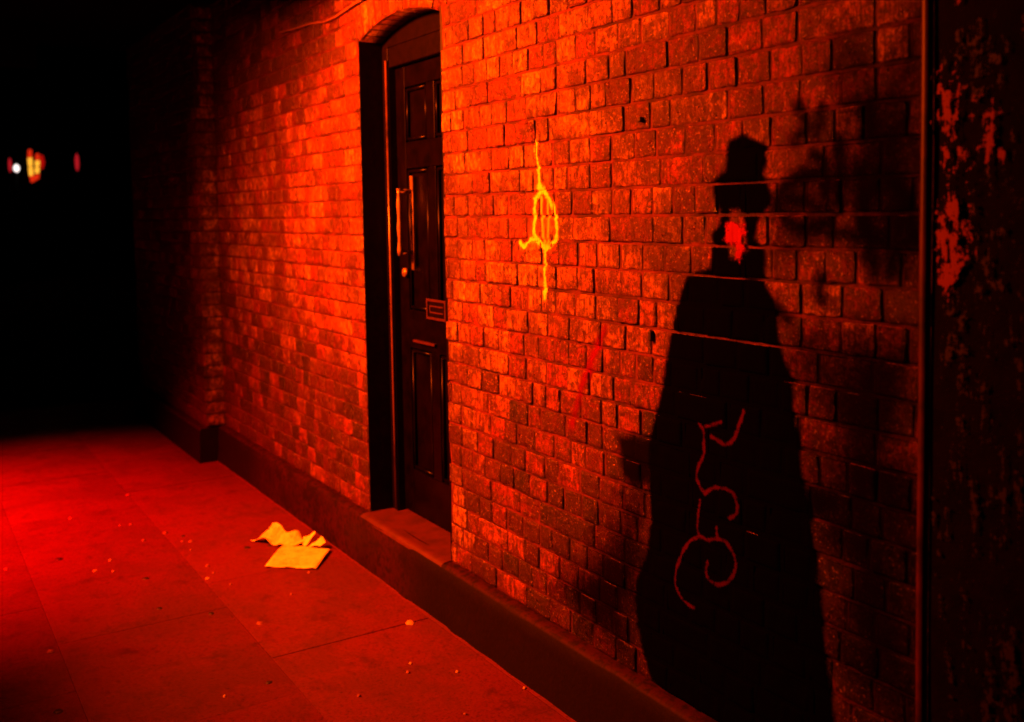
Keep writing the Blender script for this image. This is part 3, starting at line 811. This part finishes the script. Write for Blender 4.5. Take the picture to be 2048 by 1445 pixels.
blob_sheet(m, [(501,1081),(520,1076),(540,1073),(538,1062),(545,1049),(562,1056),(582,1067),(598,1066),(604,1080),(606,1090),(594,1095),(570,1094),(548,1089),(525,1089)], [.004,.008,.01,.03,.06,.05,.04,.03,.02,.01,.01,.01,.01,.004], 2)
o = m.build('crumpled_sheet', PAPER, crum, False); md = o.modifiers.new('solid', 'SOLIDIFY'); md.thickness = .0012
for a_, b_, t_, h in (((603, 1084), (608, 1091), (632, 1069), .05), ((610, 1096), (618, 1093), (651, 1087), .03)):
    pass
m = MB(); blob_sheet(m, [(604,1090),(607,1078),(620,1073),(630,1067),(631,1071),(618,1083),(609,1093)], [.008,.03,.04,.055,.05,.03,.01], 5)
o = m.build('paper_flap', PAPER, crum, False); md = o.modifiers.new('solid', 'SOLIDIFY'); md.thickness = .0012
m = MB(); blob_sheet(m, [(609,1096),(625,1087),(644,1083),(651,1088),(640,1093),(622,1094)], [.008,.02,.03,.03,.02,.01], 8)
o = m.build('paper_flap', PAPER, crum, False); md = o.modifiers.new('solid', 'SOLIDIFY'); md.thickness = .0012

# litter specks at their places in the photo: (px, py, width in px, pale?)
GUMP = mat_simple('pale_litter', (0.45, 0.26, 0.22), 0.6, 0.4, nscale=80, dark=0.7)
GUMO = mat_simple('dusty_litter', (0.20, 0.05, 0.02), 0.7, 0.4, nscale=80, dark=0.7)
GUMD = mat_simple('black_gum_spot', (0.015, 0.007, 0.007), 0.6, 0.4, nscale=80, dark=0.7)
LIT = [(820,1247,20,'p','curled pale cigarette end nearest the plinth, right of the folded paper'),
 (519,1248,17,'o','flat orange scrap of litter below the folded paper'),
 (101,1305,17,'o','orange scrap of litter farthest left on the near pavement'),
 (415,1158,12,'p','brightest pale chip in the cluster left of the folded paper'),
 (415,1133,12,'o',None),(427,1147,8,'o',None),(330,1067,15,'o','larger dusty orange crumb up left of the crumpled paper'),(287,1082,11,'o',None),(382,1084,10,'o',None),
 (365,1084,9,'o',None),(382,1101,7,'o',None),(190,1143,9,'p',None),(220,1122,8,'p',None),(226,1144,7,'p',None),(141,1038,9,'p',None),(12,1140,10,'p',None),
 (256,991,10,'o',None),(240,1052,8,'o',None),(262,1050,8,'o',None),(449,1394,9,'p',None),(821,1328,7,'p',None),(816,1346,10,'o',None),(914,1345,9,'p',None),(1049,1377,8,'p',None),
 (718,1393,9,'o',None),(930,1429,9,'o',None),(461,1170,7,'o',None),(583,1190,7,'o',None),(618,1146,10,'o','small crumb touching the front of the folded paper')]
DRK = [(494,1096,14),(118,1119,16),(291,1158,15),(422,1228,13),(116,1424,20),(366,1073,9),(538,1366,14),(318,1218,12),(540,1092,10)]
for k, (px, py, w, c, lb) in enumerate(LIT):
    p = G(px, py); dep = (p-CP).dot(fw); r = w*.42*dep/FPX; m = MB(); n = 9
    rng = random.Random(k*13); ex = r*rng.uniform(.9, 1.1); ey = r*rng.uniform(.8, 1.3); hgt = .004+r*.25; an = rng.uniform(0, 3.1)
    base = []; top = []
    for i in range(n):
        t_ = i*math.tau/n; q = rng.uniform(.8, 1.15); dx, dy = math.cos(t_)*ex*q, math.sin(t_)*ey*q
        base.append((p.x+dx*math.cos(an)-dy*math.sin(an), p.y+dx*math.sin(an)+dy*math.cos(an), .0005))
        top.append((p.x+.7*(dx*math.cos(an)-dy*math.sin(an)), p.y+.7*(dx*math.sin(an)+dy*math.cos(an)), hgt*rng.uniform(.7, 1.2)))
    m.add(base+top, [(i, (i+1) % n, n+(i+1) % n, n+i) for i in range(n)]+[tuple(n+i for i in range(n))])
    o = m.build('litter_scrap', GUMP if c == 'p' else GUMO, None, True)
    tag(o, lb or ('tiny pale crumb of litter on the paving' if c == 'p' else 'tiny dull orange crumb of litter on the paving'), 'litter', 'litter crumbs scattered on the pavement')
for k, (px, py, w) in enumerate(DRK):
    p = G(px, py); r = w/2*(p-CP).dot(fw)/FPX; m = MB(); n = 12; rng = random.Random(k*5+1)
    R_ = [rng.uniform(.75, 1.15) for _ in range(n)]
    m.add([(p.x+math.cos(i*math.tau/n)*r*R_[i], p.y+math.sin(i*math.tau/n)*r*R_[i], .0005) for i in range(n)]+[(p.x+.8*math.cos(i*math.tau/n)*r*R_[i], p.y+.8*math.sin(i*math.tau/n)*r*R_[i], .0035) for i in range(n)],
          [(i, (i+1) % n, n+(i+1) % n, n+i) for i in range(n)]+[tuple(n+i for i in range(n))])
    tag(m.build('gum_spot', GUMD, None, True), 'flattened black chewing gum spot trodden into the paving', 'gum', 'black gum spots on the pavement')

# ------------------------------------------------------------------ far side of the road
FX = -30.0
far = empty('shop_building', F(70, 500, FX)*1, 'unlit distant building with two glowing tall windows', 'building')
far.location.z = 0
c0, c1 = F(-260, 340, FX), F(330, 340, FX)
fm = MB(); fm.box((FX-4, c0.y, -.03), (FX-.02, c1.y+6, 9)); fm.build('wall', SOOT, far)
Y_E, R_E, W_E, P_E = emit('yellow_window_glow', (1, .42, .03), 1.5), emit('red_window_glow', (1, .03, .005), .8), emit('white_lamp_glow', (1, .85, .80), 2.0), emit('crimson_lamp_glow', (.62, .012, .02), .8)
def quad(name, pts, mat, parent, th=.05, frame=True, x=FX, label=None):
    P = [F(px, py, x) for px, py in pts]; m = MB()
    n = len(P); m.add([Vector((x+.01, p.y, p.z)) for p in P]+[Vector((x+th, p.y, p.z)) for p in P], [tuple(range(n))[::-1], tuple(range(n, 2*n))]+[(i, (i+1) % n, n+(i+1) % n, n+i) for i in range(n)])
    return m.build(name, mat, parent, label=label)
w1 = quad('window', [(55,317),(64,316),(66,352),(58,352)], Y_E, far, .05); w2 = quad('window', [(70,322),(79,322),(78,347),(69,347)], Y_E, far, .05)
quad('window_head', [(56,300),(63,300),(64,315.5),(55,316)], R_E, far); quad('window_head', [(71,308),(78,308),(79,321),(70,321)], R_E, far)
quad('window', [(80,310),(86,312),(89,326),(86,338),(80,340)], emit('dim_red_window', (.55, .004, .002), .8), far, .05, label='dim red window beside the yellow ones')
quad('awning', [(58.5,353),(77,348.5),(75,359),(62,366)], R_E, far, .3, label='red lit awning under the windows')
quad('glazing_bar', [(55,333),(79,333.5),(79,335),(55,334.5)], IRON, far, .09)
def post_lamp(px, py, wpx, hpx, mat, label, x, cap=False, kind='street_lamp'):
    p = F(px, py, x); s = (p-CP).dot(fw)/FPX; e = empty(kind, (p.x, p.y, -.03), label, 'street lamp')
    m = MB(); m.tube([(p.x, p.y, -.03), (p.x, p.y, .5), (p.x, p.y, p.z-hpx/2*s)], [.07, .045, .035], 10); m.build('post', IRON, e, True)
    r, h = wpx/2*s, hpx/2*s; m = MB(); n = 9
    m.tube([(p.x, p.y, p.z-h+2*h*i/n) for i in range(n+1)], [max(.01, r*math.sin(math.pi*(i+.35)/(n+.7))**.55) for i in range(n+1)], 14); m.build('lantern', mat, e, True)
    m = MB(); m.tube([(p.x, p.y, p.z+h), (p.x, p.y, p.z+h+.12)], [r*1.1, .02], 12); m.build('lantern_cap', IRON, e, True)
    return e
post_lamp(33, 337, 11, 15, W_E, 'street lamp with a small white light, left of the yellow windows', -27)
post_lamp(20, 331, 6, 28, P_E, 'street lamp with a dim red tube-shaped light at the far left', -28)
post_lamp(154, 325, 8, 34, P_E, 'street lamp with a red tube-shaped light, standing alone right of the windows', -22)
